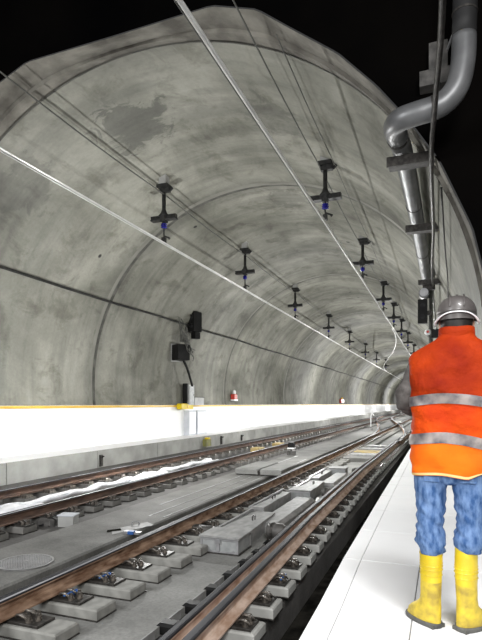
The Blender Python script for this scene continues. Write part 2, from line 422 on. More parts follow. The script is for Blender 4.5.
# left kerb and walkway
KX = -8.6
mb = MB(); mb.box(XL, KX, -4, YE, -2.0, ZP, M['walk'])
o = struct(mb.build('walkway_left', M['walk']))
mb = MB()
y = -4.0
while y < YE:
    L_ = 3.1; mb.box(KX, KX+.05, y+.012, y+L_-.012, -1.9, ZP-.002); y += L_
struct(mb.build('trim_kerb_left', M['kerb']))
struct(MB().box(KX+.001, KX+.03, -4, YE, -1.9, ZP-.015).build('trim_kerb_backing', M['joint']))
# right walkway with slabs and a narrow drain line
def edge(y):
    K = [(-6, -.66), (2.7, -.70), (4.1, -.745), (7.4, -.785), (14, -.84), (25, -.88), (150, -.95)]
    for a, b in zip(K[:-1], K[1:]):
        if y <= b[0]: t = (y-a[0])/(b[0]-a[0]); return a[1]+(b[1]-a[1])*t
    return K[-1][1]
def slab(mb, xa, xb, y0, y1, z0, z1, m=None):
    vs = [(xa(y0), y0, z0), (xb(y0), y0, z0), (xb(y1), y1, z0), (xa(y1), y1, z0), (xa(y0), y0, z1), (xb(y0), y0, z1), (xb(y1), y1, z1), (xa(y1), y1, z1)]
    mb.add(vs, [(3,2,1,0),(4,5,6,7),(0,1,5,4),(1,2,6,5),(2,3,7,6),(3,0,4,7)], m)
mb = MB(); mb.box(-.70, 3.0, -6, 6.44, -2.0, ZP-.01); mb.box(-.77, .5, 6.44, YE, -2.0, ZP-.01)
struct(mb.build('walkway_right', M['walk_joint']))
mb = MB(); y = -6.0; i = 0
while y < 60:
    L_ = 1.02
    x1 = 3.0 if y < 5.4 else .47
    slab(mb, edge, lambda q: edge(q)+.135, y+.006, y+L_-.006, ZP-.035, ZP)
    slab(mb, lambda q: edge(q)+.141, lambda q: -.17, y+.006, y+L_-.006, ZP-.035, ZP)
    for (a, b) in ((-.162, .40 if x1 < 1 else 1.2),) + (((1.21, 3.0),) if x1 > 1 else ()):
        mb.box(a, b, y+.006, y+L_-.006, ZP-.035, ZP)
    y += L_
slab(mb, edge, lambda q: .47, y, YE, ZP-.035, ZP)
struct(mb.build('floor_walkway_slabs', M['walk']))
mb = MB()
for a, b in ((-6, 2.7), (2.7, 4.1), (4.1, 7.4), (7.4, 14), (14, 25), (25, 150)): slab(mb, lambda q: edge(q)+.02, lambda q: edge(q)+.06, a, b, -2.0, ZP-.036)
struct(mb.build('trim_walkway_side', M['trench']))
# trackbeds
struct(MB().box(XL-.2, 3, -6, YE, -2.3, -2.02).build('floor', M['trench']))
struct(MB().box(-3.30, -2.02, -6, YE, -2.02, ZS).build('floor_trackbed_near', M['slab2']))
struct(MB().box(-1.84, -1.30, -6, YE, -2.02, ZS-.04).build('floor_rail_seat', M['dark_slab']))
struct(MB().box(KX+.05, -4.70, -6, YE, -2.02, ZS+.0).build('floor_trackbed_far', M['dark_slab']))
struct(MB().box(-4.70, -3.68, -6, YE, -2.02, ZS+.06, bev=.02).build('floor_between_tracks', M['slab']))
struct(MB().box(-3.70, -3.30, -6, YE, -2.02, ZS-.22).build('trim_rail_gap', M['trench']))
# inlaid strips in the slab between the tracks
for k, (x0, x1, y0, y1) in enumerate(((-4.30, -4.27, 7.4, 16), (-4.02, -4.0, 6.6, 11), (-3.78, -3.76, 6.6, 15))):
    struct(MB().box(x0, x1, y0, y1, ZS+.055, ZS+.066).build('trim_inlay_%d' % (k+1), M['ring_l']))

# ------------------------------------------------------------------ rails
def rail(name, path, label, web, wide=1.0, edge=None):
    edge = edge or M['edge_glint']
    w = .036*wide; f = .075; h = ZR-ZF
    pr = [(-f, 0), (f, 0), (f, .012), (.022, .03), (.010, .045), (.010, h-.045), (w, h-.032), (w, h-.006), (w-.012, h), (-w+.012, h), (-w, h-.006), (-w, h-.032), (-.010, h-.045), (-.010, .045), (-.022, .03), (-f, .012)]
    t = thing(name, label, 'rail', (path[0][0], path[0][1], ZF))
    P = [(p[0]-path[0][0], p[1]-path[0][1], p[2]-ZF) for p in path]
    MB().sweep(pr[:8]+pr[11:], P).build('rail_web', web, t)
    top = [pr[7], pr[8], pr[9], pr[10]]
    top = [(w, h-.022), (w+.001, h-.005), (w-.009, h+.002), (-w+.010, h+.002), (-w-.001, h-.003), (-w, h-.022)]
    MB().sweep(top, P, mids=[M['head'], edge, M['head'], edge, M['head'], M['head']]).build('rail_head', None, t)
    return t
def straight(x, y0=-3, y1=YE, n=30): return [(x, y0+(y1-y0)*i/(n-1), ZF) for i in range(n)]
AX = [(-3, -1.55, -1.38), (2.8, -1.59, -1.45), (4.9, -1.65, -1.52), (6.5, -1.70, -1.58), (12, -1.77, -1.67), (20, -1.74, -1.64), (40, -1.62, -1.50), (150, -1.62, -1.50)]
def lerpA(y, k):
    for i in range(len(AX)-1):
        if AX[i][0] <= y <= AX[i+1][0]:
            t = (y-AX[i][0])/(AX[i+1][0]-AX[i][0]); return AX[i][k]*(1-t)+AX[i+1][k]*t
    return AX[-1][k]
YY = frange(-3, 40, 60)+[60, 90, 150]
rail('running_rail', straight(RAIL_B), 'near track rail with shiny twin-edged head and rusty web beside the manhole', M['rust'])
rail('running_rail', [(lerpA(y, 1), y, ZF) for y in YY], 'inner rail of the closely paired rails beside the right walkway', M['rust_pale'], .72, M['head'])
rail('running_rail', [(lerpA(y, 2), y, ZF) for y in YY], 'outer rail of the closely paired rails, nearest the white walkway edge', M['rust_pale'], .85, M['head'])
rail('running_rail', straight(RAIL_C), 'far track rail nearer the camera, dark brown web, white plastic behind it', M['rust_dark'])
rail('running_rail', straight(RAIL_D), 'far track rail closest to the grey kerb below the white wall', M['rust_dark'])
# crossover rails to the far track
def xover(off):
    out = []
    for y in frange(21, 64, 40):
        t = (y-21)/43; s_ = t*t*(3-2*t); out.append((-2.3+off-(3.72)*s_, y, ZF+.004))
    return out
rail('crossover_rail', xover(.74), 'right rail of the crossover curving left toward the far track', M['rust'])
rail('crossover_rail', xover(-.70), 'left rail of the crossover curving left toward the far track', M['rust'])

# ------------------------------------------------------------------ sleeper blocks with fastenings
def make_block(key, near=True, blue=False):
    """side +1: shows the part right of its rail. origin on the trackbed under the rail"""
    t = thing('sleeper_block', '', 'sleeper')
    h = ZF-.02-ZS
    x0, x1, m_, q = {'B': (-.16, .52, 'block_mid', 0), 'A': (-.30, .25, 'block', -.03), 'C': (-.16, .25, 'block_dark', -.02)}[key]
    MB().box(x0, x1, -.125, .125, 0.012, h-.02, bev=.012).build('concrete_block', M[m_], t)
    MB().box(x0-.006, x1+.006, -.131, .131, .0, .012).build('rubber_pad', M['steel_dark'], t)
    MB().box(-.13, .33+q*4, -.092, .092, h-.02, h-.0, bev=.004).build('base_plate', M['steel_dark'], t)
    for sx in ((1,) if not near else (1, -1)):
        c = MB()
        if sx > 0:
            for yy in (-.045, .045):
                c.tube(crspl([(.085, yy, h+.012), (.12, yy-.02, h+.045), (.17, yy-.02, h+.04), (.19, yy, h+.012), (.15, yy+.02, h+.035), (.105, yy+.02, h+.03)], 4), .009, n=6)
            c.box(.10, .16, -.02, .02, h, h+.035, bev=.006)
        else:
            c.box(-.13, -.08, -.035, .035, h, h+.04, bev=.01)
        c.build('spring_clip', M['clip'], t)
    if blue: MB().box(.12, .20+q, .052, .085, h, h+.035, bev=.005).box(.16, .175, -.08, .08, h+.03, h+.04).build('blue_insert', M['blue_plastic'], t)
    for (bx, by) in ((.215+q*2, -.05), (.215+q*2, .05), (.26+q*3, 0.0)):
        b = MB(); b.cyl((bx, by, h), (bx, by, h+.014), .026, n=10); b.cyl((bx, by, h+.014), (bx, by, h+.05), .013, n=6)
        b.cyl((bx, by, h+.014), (bx, by, h+.034), .019, n=6)
        b.build('bolt', M['clip'], t)
    return t
def make_far_block(key):
    x0, x1, bm_ = {'A': (-.3, .25, 'block'), 'B': (-.16, .50, 'block_mid'), 'C': (-.16, .25, 'block_dark'), 'D': (-.25, .25, 'block_dark')}[key]
    h = ZF-.02-ZS; mb = MB()
    mb.box(x0, x1, -.13, .13, 0, h-.02, M[bm_])
    for s_ in (1, -1):
        if s_ < 0 and x0 > -.2: continue
    mb.box(.06, .24, -.09, .09, h-.02, h+.03, M['clip'], taper=.02)
    if x0 < -.3: mb.box(-.24, -.06, -.09, .09, h-.02, h+.03, M['clip'], taper=.02)
    o = mb.build('sleeper_block', None); tag(o, '', 'sleeper'); return o
rows_ = {
 'B': (lambda y: RAIL_B, 2.56, .465, 'grey sleeper block right of the rusty near track rail', 'sleeper blocks of the near track rail'),
 'A': (lambda y: lerpA(y, 2), 2.56, .485, 'pale sleeper block between the paired rails and the right walkway', 'sleeper blocks along the right walkway'),
 'C': (lambda y: RAIL_C, 4.9, .49, 'dark sleeper block in front of the far track brown rail', 'sleeper blocks of the far track, camera side'),
 'D': (lambda y: RAIL_D, 7.0, .56, 'dark sleeper block under the rail by the grey kerb', 'sleeper blocks next to the kerb'),
}
full = {}; lo = {}
for key, (fx, y0, dy, lab, grp) in rows_.items():
    y = y0; k = 0
    while y < {'A': 38, 'B': 38, 'C': 38, 'D': 30}[key]:
        is_near = y < 13 and key != 'D'
        if is_near:
            blue = (key == 'B' and k in (2, 3)) or (key == 'A' and k == 4)
            if (key, blue) not in full: o = full[(key, blue)] = make_block(key, True, blue)
            else: o = copy_tree(full[(key, blue)])
            ex = ', with blue clip insert' if blue else ', with bolted clips'
        else:
            if key not in lo: o = lo[key] = make_far_block(key)
            else: o = copy_tree(lo[key])
            ex = ', small and distant' if key != 'D' else ''
        o.location = (fx(y), y, ZS)
        o['label'] = lab+ex; o['group'] = grp+ex
        y += dy; k += 1
# distant rest
mb = MB(); h = ZF-.02-ZS
for key, (fx, y0, dy, lab, grp) in rows_.items():
    y = 38.2 if key in 'ABC' else 30.5
    while y < 110: mb.box(fx(y)-.16, fx(y)+.42, y-.12, y+.12, ZS, ZS+h-.02); y += dy
o = mb.build('sleeper_blocks', M['block_mid']); tag(o, 'tiny far sleeper blocks fading down the tunnel under the rails', 'sleepers'); o['kind'] = 'stuff'

# toothed black rack left of the paired rails
t = thing('cable_rack', 'black toothed rack in the trench left of the paired rails', 'rack', (-1.93, 0, -2.02))
g = MB(); y = 1.5; tz = []
while y < 22: tz += [(y, .335), (y+.20, .335), (y+.21, .20), (y+.41, .20)]; y += .42
vs = [(x, a, z) for x in (-.085, -.075) for (a, z) in tz]+[(x, a, .1) for x in (-.085, -.075) for (a, z) in tz]; n_ = len(tz)
fs = []
for i in range(n_-1): fs += [(i, i+1, 2*n_+i+1, 2*n_+i), (n_+i, n_+i+1, 3*n_+i+1, 3*n_+i), (i, i+1, n_+i+1, n_+i)]
g.add(vs, fs); g.build('side_strip', M['cover'], t)
mb = MB(); y = 1.55
while y < 22: mb.box(-.07, .14, y, y+.2, .14, .28, bev=.02); mb.box(-.12, .04, y+.25, y+.38, .26, .34, bev=.02); y += .42
mb.build('rubber_tooth', M['black'], t)
MB().box(.05, .09, 1.5, 22, .1, .27).build('inner_rail', M['steel_dark'], t)

# ------------------------------------------------------------------ point machines
def machine(x, y, s, label):
    t = thing('point_machine', label, 'point machine', (x, y, ZS), 0)
    MB().box(0, .46*s, 0, .36, .012, .175, bev=.004).build('housing', M['box_face'], t)
    MB().box(-.02, .48*s, -.02, .40, .175, .198, bev=.006).build('lid', M['cover'], t)
    fr = MB(); fr.box(-.004, .464*s, -.008, .0, .150, .175); fr.box(-.004, .464*s, -.008, .0, .012, .03); fr.box(-.004, .02, -.008, 0, .03, .15); fr.box(.44*s, .464*s, -.008, 0, .03, .15); fr.build('front_frame', M['steel'], t)
    lt = MB(); lt.box(.20, .235, -.02, .0, .03, .165); lt.box(.185, .25, -.028, -.018, .12, .16); lt.build('latch', M['steel'], t)
    b = MB()
    for bx in (.03, .40): b.cyl((bx*s, -.012, .04), (bx*s, .0, .04), .012, n=8)
    b.build('bolt', M['steel'], t)
    MB().box(-.02, .48, -.03, .40, 0, .014).build('base_plate', M['steel_dark'], t)
    return t
machine(-2.60, 5.42, 1, 'large light grey box between the near rails, lid and front latch, nearest point machine')
machine(-2.52, 8.85, .8, 'second light grey machine box along the near track, beyond the nearest one')
machine(-2.50, 12.2, .8, 'small grey machine box along the near track, farthest of the three')
def cover(x, y, w, L_, ang, label, h=.185):
    t = thing('machine_cover', label, 'cover', (x, y, ZS))
    mb = MB()
    mb.add([(0, 0, h), (w, 0, h), (w*.8, L_, h-.03), (-.04, L_, h-.03), (0, 0, 0), (w, 0, 0), (w*.8, L_, 0), (-.04, L_, 0)],
           [(0,1,2,3), (4,7,6,5), (0,4,5,1), (1,5,6,2), (2,6,7,3), (3,7,4,0)])
    mb.build('cover_plate', M['cover'], t)
    r = MB(); r.box(.02, .05, .02, L_-.02, h-.02, h+.012); r.build('stiffener', M['steel'], t)
    hd = MB(); hd.tube(crspl([(w*.6, L_*.45, h-.01), (w*.6, L_*.45, h+.04), (w*.6, L_*.52, h+.04), (w*.6, L_*.52, h-.02)], 4), .008, n=6); hd.build('handle', M['steel_dark'], t)
    return t
cover(-2.60, 5.84, .46, 1.25, 0, 'flat galvanised cover directly behind the nearest point machine box')
cover(-2.66, 7.15, .24, 1.6, 0, 'narrow galvanised cover strip leading to the second machine box', .2)
cover(-2.56, 9.25, .40, 1.2, 0, 'galvanised cover directly behind the second machine box', .17)
cover(-2.62, 10.5, .24, 1.6, 0, 'narrow galvanised cover strip before the farthest machine box', .18)
tag(MB().box(-2.36, -2.0, 6.5, 8.6, ZS, ZS+.13, bev=.05).build('concrete_plinth', M['cover']), 'low concrete plinth to the right of the narrow cover strip, before the second box', 'plinth')
tag(MB().box(-2.34, -2.0, 10.3, 12.0, ZS, ZS+.12, bev=.05).build('concrete_plinth', M['cover']), 'low concrete plinth right of the strip before the farthest box', 'plinth')
def motor(x0, x1, y, r, label):
    t = thing('lock_cylinder', label, 'cylinder', (x0, y, ZS+r))
    L_ = x1-x0; mb = MB()
    mb.tube([(0, 0, 0), (.03, 0, 0), (L_-.05, 0, 0), (L_, 0, 0)], [r*.7, r, r, r*.6], n=18)
    mb.build('barrel', M['motor'], t, smooth=True)
    MB().cyl((.06, 0, 0), (.09, 0, 0), r*1.08, n=18).build('collar', M['steel_dark'], t)
    MB().box(.02, L_-.02, -r*.8, r*.8, -r, -r*.6).build('foot', M['steel_dark'], t)
motor(-2.07, -1.82, 6.25, .10, 'dark rounded cylinder right of the nearest machine box')
motor(-2.98, -2.66, 5.95, .085, 'dark rounded cylinder left of the nearest machine box')
motor(-2.05, -1.86, 9.35, .09, 'dark rounded cylinder right of the second machine box')
motor(-2.98, -2.66, 9.1, .08, 'dark rounded cylinder left of the second machine box')
motor(-2.05, -1.88, 12.7, .08, 'dark rounded cylinder right of the farthest machine box')
t = thing('drive_rod', 'dark steel rod linking the cylinders across the track at the nearest box', 'rod', (-2.98, 6.1, ZS+.05))
MB().cyl((0, 0, 0), (.36, 0, 0), .018).build('rod', M['steel_dark'], t)
MB().cyl((.0, 0, 0), (.05, 0, 0), .03).build('clevis', M['clip'], t)
# planks across the track further on
for i, (yy, m_, lab) in enumerate(((15.4, 'slab', 'dark plate lying between near track rails before the ochre plate'), (16.5, 'cover', 'grey plate between near track rails just before the ochre plate'),
        (17.6, 'yellow', 'ochre plate laid between the near track rails'), (18.7, 'cover', 'grey plate right behind the ochre plate'), (20.0, 'cover', 'grey plate behind the ochre plates'))):
    tag(MB().box(-2.78, -1.95, yy, yy+.62, ZS, ZS+.12, bev=.01).build('track_plate', M[m_]), lab, 'plate')
    tag(MB().box(-2.82, -1.92, yy+.70, yy+.92, ZS, ZS+.05).build('gap_strip', M['steel_dark']), 'dark strip standing in for the gap behind the '+['first dark plate', 'nearer grey plate', 'ochre plate', 'grey plate past the ochre one', 'last grey plate'][i], 'bar')  # dark strip put in for the shade of the gap between plates
for (yy, x, lab) in ((17.0, -6.25, 'ochre plate lying in the far track, nearer of two'), (19.3, -6.2, 'ochre plate lying in the far track, farther of two')):
    tag(MB().box(x, x+.32, yy, yy+.6, ZS, ZS+.17, bev=.01).build('track_plate', M['yellow']), lab, 'plate')

# ------------------------------------------------------------------ things on the slab between the tracks
t = thing('manhole_cover', 'round cast iron manhole cover with grid pattern in grey slab', 'manhole', (-4.02, 4.2, ZS+.062))
MB().cyl((0, 0, -.01), (0, 0, .006), .275, n=48).build('plate', M['manhole'], t)
g = MB(); 
for i in range(48):
    a, b = 2*PI*i/48, 2*PI*(i+1)/48
    g.add([(r_*math.cos(x), r_*math.sin(x), .012) for r_, x in ((.255, a), (.28, a), (.28, b), (.255, b))], [(0,1,2,3)])
g.build('ring', M['ring_l'], t)
g = MB()
for i in range(-7, 8):
    x = i*.033; w = math.sqrt(max(0, .25**2-x*x)); g.box(x-.005, x+.005, -w, w, .005, .013)
    g.box(-w, w, x-.005, x+.005, .005, .012)
g.build('grid', M['ring_l'], t)
g = MB(); g.cyl((0, 0, .005), (0, 0, .02), .028, n=12); g.build('lifting_boss', M['ring_l'], t)
# low equipment step
t = thing('equipment_cover', 'low grey two-panel cover across the slab between the tracks', 'cover', (-4.5, 11.2, ZS+.06))
MB().box(0, .55, 0, 1.6, .03, .15, bev=.01).build('panel', M['slab2'], t)
MB().box(.62, 1.12, 0, 1.6, .03, .15, bev=.01).build('panel', M['slab2'], t)
MB().box(.02, 1.1, .03, 1.55, 0, .1).build('base', M['steel_dark'], t)
t = thing('access_hatch', 'open hatch with triangular edge and blue fitting near the rusty rail', 'hatch', (-3.80, 5.8, ZS+.06))
g = MB(); g.add([(-.22, -.1, .006), (-.06, -.32, .006), (.16, .32, .006), (-.02, .45, .006)], [(0,1,2,3)]); g.build('hatch_plate', M['cover'], t)
g = MB(); g.add([(-.26, -.14, .004), (-.2, -.24, .004), (-.07, -.1, .012), (-.14, -.02, .012)], [(0,1,2,3)]); g.build('edge_slot', M['trench'], t)
MB().box(.02, .26, -.2, -.13, 0, .03).build('bracket', M['steel'], t); MB().box(.10, .18, -.22, -.16, .0, .04).build('fitting', M['blue_plastic'], t)
g = MB(); g.tube(crspl([(-.1, .2, .0), (-.1, .2, .05), (-.02, .23, .05), (-.02, .23, 0)], 4), .008, n=6); g.build('handle', M['steel'], t)
t = thing('marker_lamp', 'short dark marker lamp on a small base between the tracks', 'lamp', (-4.55, 16.2, ZS+.06))
MB().box(-.12, .12, -.1, .1, 0, .14, bev=.02).build('base', M['motor'], t)
MB().cyl((0, 0, .14), (0, 0, .24), .03).build('stem', M['steel_dark'], t)
MB().box(-.1, .1, -.08, .08, .24, .40, bev=.03).build('lamp_housing', M['black'], t)
MB().cyl((0, -.085, .32), (0, -.078, .32), .03, n=14).build('lens', M['lens'], t); MB().box(-.11, .11, -.09, .09, .2, .235).build('frame', M['pale'], t)
t = thing('junction_box', 'pale grey box with cables beside the far track rail', 'box', (-4.88, 5.9, ZS), .25)
MB().box(-.11, .11, -.09, .09, 0, .15, bev=.006).build('box_body', M['cab'], t)
MB().box(-.12, .12, -.1, .1, .15, .165, bev=.004).build('box_lid', M['cab_blue'], t)
MB().box(-.42, -.16, -.09, .07, 0, .11, bev=.03).build('motor_body', M['motor'], t)
g = MB()
for i in range(6):
    g.tube(crspl([(-.11, -.05+.02*i, .05+.01*i), (-.2-.01*i, -.07+.03*i, .12), (-.3, -.05+.02*i, .09-.01*i), (-.33-.01*i, -.1, .01)], 5), .012, n=6)
g.build('cable_bundle', M['cable'], t)
t = thing('switch_stand', 'pale upright switch stand with bent lever far down the track', 'switch stand', (-4.3, 34, ZS))
MB().box(-.12, .12, -.15, .15, 0, .15, bev=.03).build('base', M['cab'], t)
g = MB(); g.tube(crspl([(0, 0, .25), (0, 0, .9), (.08, 0, 1.1), (.2, 0, .95)], 5), .035, n=8); g.build('lever', M['pale'], t)

# ------------------------------------------------------------------ white plastic in the far track
def wrap_disp(v):
    k = noise.noise(v*4.0)*.018+noise.noise(v*13)*.008
    return v+Vector((k*.8, k*.5, k*.8))
t = thing('plastic_wrap', 'long white plastic-wrapped tube lying inside the far track', 'plastic sheet', (-6.12, 5, ZS))
P = [(-.05+.04*math.sin(i*.7), i*.14, .11+.015*math.sin(i*1.1)) for i in range(62)]
MB().tube(P, [.055+.012*math.sin(i*.9) for i in range(62)], n=12).build('wrapped_tube', M['plastic'], t, smooth=True, disp=wrap_disp)
def sheet(x, y, w, L_, hgt, label):
    mb = MB(); nx, ny = 14, 22; vs = []
    for j in range(ny+1):
        for i in range(nx+1):
            u, v = i/nx, j/ny
            e = min(u, 1-u)*2; f_ = min(v, 1-v)*2
            z = hgt*(min(1, e*2.2)**.6)*(min(1, f_*3)**.6)*(.65+.6*noise.noise(Vector((u*4+x, v*6+y, .3))))
            vs.append((w*(u-.5)*(1+.25*noise.noise(Vector((v*5, y, 0)))), L_*(v-.5), max(.004, z)))
    mb.add(vs, [(j*(nx+1)+i, j*(nx+1)+i+1, (j+1)*(nx+1)+i+1, (j+1)*(nx+1)+i) for j in range(ny) for i in range(nx)])
    o = mb.build('plastic_sheet', M['plastic'], smooth=True); o.location = (x, y, ZS); tag(o, label, 'plastic sheet')
sheet(-5.95, 6.1, .7, 1.6, .18, 'crumpled white plastic sheet inside the far track at the left edge')
sheet(-6.15, 10.0, .6, 1.9, .17, 'crumpled white plastic sheet inside the far track, mid distance')
sheet(-6.05, 13.4, .5, 1.4, .13, 'small crumpled white plastic sheet beyond the wrapped tube')

# small fittings on the kerb
t = thing('kerb_box', 'small mossy yellow box fixed on the grey kerb', 'box', (-8.50, 18.2, -1.62))
MB().box(-.05, .1, -.22, .22, 0, .27, bev=.02).build('body', M['lime'], t); MB().box(-.02, .11, -.1, .1, .27, .33).build('cap', M['yellow_box'], t)
for yy, hh, lab in ((19.7, .34, 'dark slim fitting on the grey kerb right of the yellow box'), (22.0, .26, 'second dark slim fitting farther along the grey kerb'), (11.6, .3, 'dark slot bracket on the grey kerb near the plastic sheet')):
    t = thing('kerb_bracket', lab, 'bracket', (-8.54, yy, -1.66)); MB().box(0, .05, -.05, .05, 0, hh).build('plate', M['steel_dark'], t); MB().cyl((.05, 0, hh-.06), (.12, 0, hh-.03), .02).build('stud', M['steel_dark'], t)

# ------------------------------------------------------------------ left wall: handrail, cabinets, lamps, cable
t = thing('handrail', 'yellow rail running along the top of the white wall', 'rail', (XL+.03, YP, -.075))
MB().sweep([(-.03, -.035), (.035, -.035), (.035, .03), (-.03, .03)], [(0, y, 0) for y in frange(.1, YE-YP, 20)]).build('bar', M['yellow_rail'], t)
def wallcable(name, pts, r, m, label): return tag(MB().tube(pts, r, n=8).build(name, m, smooth=True), label, 'cable')
wallcable('wall_cable', [(-8.86, y, 2.93+.02*math.sin(y*.9)) for y in frange(6.6, YE, 70)], .035, M['cable'], 'thick dark cable clipped along the left side of the vault')
o = thing('wall_cabinet', 'grey metal cabinet standing above the yellow rail on the left wall', 'cabinet', (XL+.06, 18.25, -.04))
MB().box(.0, .22, -.05, .42, 0, .80, bev=.01).build('cabinet_body', M['cab'], o)
MB().box(.0, .2, -.16, -.06, .02, .84).build('conduit_panel', M['black'], o)
MB().box(.22, .235, .0, .37, .05, .75).build('door', M['box_face'], o)
MB().cyl((.235, .33, .4), (.25, .33, .4), .02).build('lock', M['black'], o)
o = thing('wall_cabinet', 'low pale grey box right of the metal cabinet on the left wall', 'box', (XL+.06, 18.75, -.04))
MB().box(0, .2, 0, .85, 0, .30, bev=.01).build('box_body', M['cab'], o); MB().box(-.0, .22, -.02, .87, .30, .33).build('box_lid', M['cable_grey'], o)
o = thing('rail_box', 'yellow box over the yellow rail below the metal cabinet', 'box', (XL+.07, 17.6, -.2))
MB().box(0, .2, 0, 1.0, 0, .22, bev=.03).build('box_body', M['yellow_box'], o); MB().cyl((.2, .5, .1), (.22, .5, .1), .05).build('knob', M['yellow_rail'], o)
for i, (y0, w) in enumerate(((18.3, .62), (19.05, .9))):
    o = thing('lower_cabinet', ['washed-out pale cabinet on the white wall directly under the yellow box', 'wider washed-out pale cabinet on the white wall, right neighbour'][i], 'cabinet', (XL+.01, y0, ZP))
    MB().box(0, .22, 0, w, 0, .98, bev=.01).build('cabinet_body', M['cab_blue'], o); MB().box(.22, .23, .04, w-.04, .05, .92).build('door', M['white_wall'], o)
# lamps and signal head on the wall
def wx(z, r=R): return CX-math.sqrt(r*r-(z-CZ)**2)
o = thing('flood_lamp', 'black box lamp on a wall bracket above the metal cabinet', 'lamp', (-8.95, 17.0, 1.60), -.5)
MB().box(-.22, .22, -.28, .22, 0, .58, bev=.03).build('lamp_housing', M['black'], o)
MB().box(-.25, -.21, -.30, .24, -.04, .62).build('back_frame', M['cab'], o)
g = MB(); g.tube([(-.2, 0, .3), (-.55, .0, .3)], .035); g.tube([(-.2, .1, .5), (-.6, .1, .75)], .02); g.build('arm', M['steel_dark'], o)
g = MB(); g.tube(crspl([(0, .1, 0), (-.05, .3, -.3), (-.2, .55, -.7), (-.38, .75, -.9)], 6), .045, n=8); g.build('feed_pipe', M['cable'], o)
o = thing('railway_signal', 'black signal above the box lamp on the left vault', 'signal', (-8.72, 17.65, 2.72), -.35)
MB().box(-.16, .16, -.2, .2, 0, .75, bev=.02).build('signal_housing', M['black'], o)
for z in (.2, .52): MB().cyl((.02, -.21, z), (.02, -.195, z), .08, n=16).build('lens', M['lens'], o)
for z in (.2, .52):
    g = MB(); g.sweep([(.0, 0)]*0 or [(-.1, .0), (-.09, .08), (0, .11), (.09, .08), (.1, 0), (.08, .0), (.07, .06), (0, .09), (-.07, .06), (-.08, 0)], [(.02, -.32, z), (.02, -.2, z)]); g.build('hood', M['black'], o)
MB().box(-.1, .12, -.1, .16, -.26, -.02).build('lower_box', M['black'], o)
MB().box(-.22, -.17, -.3, .3, -.05, .85).build('mounting_plate', M['steel_dark'], o)
g = MB(); g.tube([(-.2, 0, .4), (-.5, 0, .3)], .04); g.build('arm', M['steel_dark'], o)
o = thing('cable_tangle', 'tangle of thin grey wires between signal head and box lamp', 'cables', (-8.72, 16.85, 2.4))
g = MB(); random.seed(3)
for i in range(9):
    pts = [(random.uniform(-.1, .15), -.35+.16*k+random.uniform(-.15, .15), .45-.22*k+random.uniform(-.25, .25)) for k in range(6)]
    g.tube(crspl(pts, 5), .014, n=6)
g.build('loops', M['cable_grey'], o, smooth=True)
MB().box(-.12, -.02, -.2, .25, -.15, .1).build('tie_block', M['cable_grey'], o)
o = thing('emergency_lamp', 'small red lamp with white top on the left wall right of the cabinets', 'lamp', (XL+.12, 23.3, .22))
MB().box(-.1, .1, -.17, .17, 0, .26, bev=.03).build('lamp_body', M['red'], o); MB().box(-.09, .12, -.22, .22, -.06, .0).build('base', M['pale'], o)
MB().sphere((0, .05, .34), .07, .08, .12).build('lamp_dome', M['pale'], o, smooth=True)
o = thing('emergency_lamp', 'tiny red and orange lamp far along the left wall', 'lamp', (XL+.12, 52, .1))
MB().box(-.1, .1, -.7, .7, 0, .4, bev=.05).build('lamp_body', M['red'], o); MB().sphere((0, .05, .45), .09, .2, .12).build('lamp_dome', M['yellow_rail'], o, smooth=True)

# ------------------------------------------------------------------ overhead supports
def make_hanger(zc, drop, zb):
    """zc ceiling height, drop: top plate below it, zb: crossbar height"""
    t = thing('wire_support', '', 'wire support')
    zt = zc-drop
    MB().box(-.09, .09, -.09, .09, zt+.04, zc+.06).build('mounting_pad', M['cab'], t)
    g = MB(); g.box(-.13, .15, -.13, .13, zt-.02, zt+.05); g.box(-.09, .16, -.05, .05, zt-.12, zt-.02); g.cyl((.16, 0, zt-.1), (.23, 0, zt-.03), .03); g.build('ceiling_plate', M['hanger'], t)
    g = MB(); g.tube([(0, 0, zt-.05), (0, 0, zb+.22), (0, 0, zb+.13), (0, 0, zb+.05)], [.045, .045, .075, .14], n=14); g.build('post', M['hanger'], t, smooth=True)
    g = MB(); g.box(-.33, .33, -.05, .05, zb-.02, zb+.07); g.box(-.33, .33, -.08, .08, zb-.04, zb-.02)
    g.box(-.06, .06, -.09, .09, zb-.08, zb+.05); g.build('crossbar', M['hanger'], t)
    g = MB(); g.tube([(0, 0, zb-.05), (0, 0, zb-.13)], .02, n=10); g.build('stud', M['hanger'], t)
    g = MB()
    g.tube([(0, 0, zb-.11), (0, 0, zb-.13), (0, 0, zb-.15), (0, 0, zb-.17), (0, 0, zb-.19), (0, 0, zb-.21), (0, 0, zb-.23)], [.04, .075, .05, .078, .05, .075, .035], n=14)
    g.build('insulator', M['blue_glaze'], t)
    g = MB(); g.tube([(0, 0, zb-.22), (0, 0, 3.92)], .018, n=8); g.tube([(.0, 0, 3.97), (.10, .02, 3.93), (.14, .02, 3.90)], [.02, .018, .03], n=8); g.build('drop_rod', M['hanger'], t)
    g = MB(); g.box(-.04, .04, -.05, .05, 3.82, 3.93); g.build('rail_clamp', M['hanger'], t)
    return t
XWL, XWR, ZW = -6.15, -2.28, 3.78
def ceil_z(x): return CZ+math.sqrt((R-.02)**2-(x-CX)**2)
ordn = ['nearest', 'second', 'third', 'fourth', 'fifth', 'sixth', 'seventh', 'eighth', 'ninth', 'tenth']
YL = [10.8, 16.2, 22.5, 29.8, 37, 45, 53, 62]
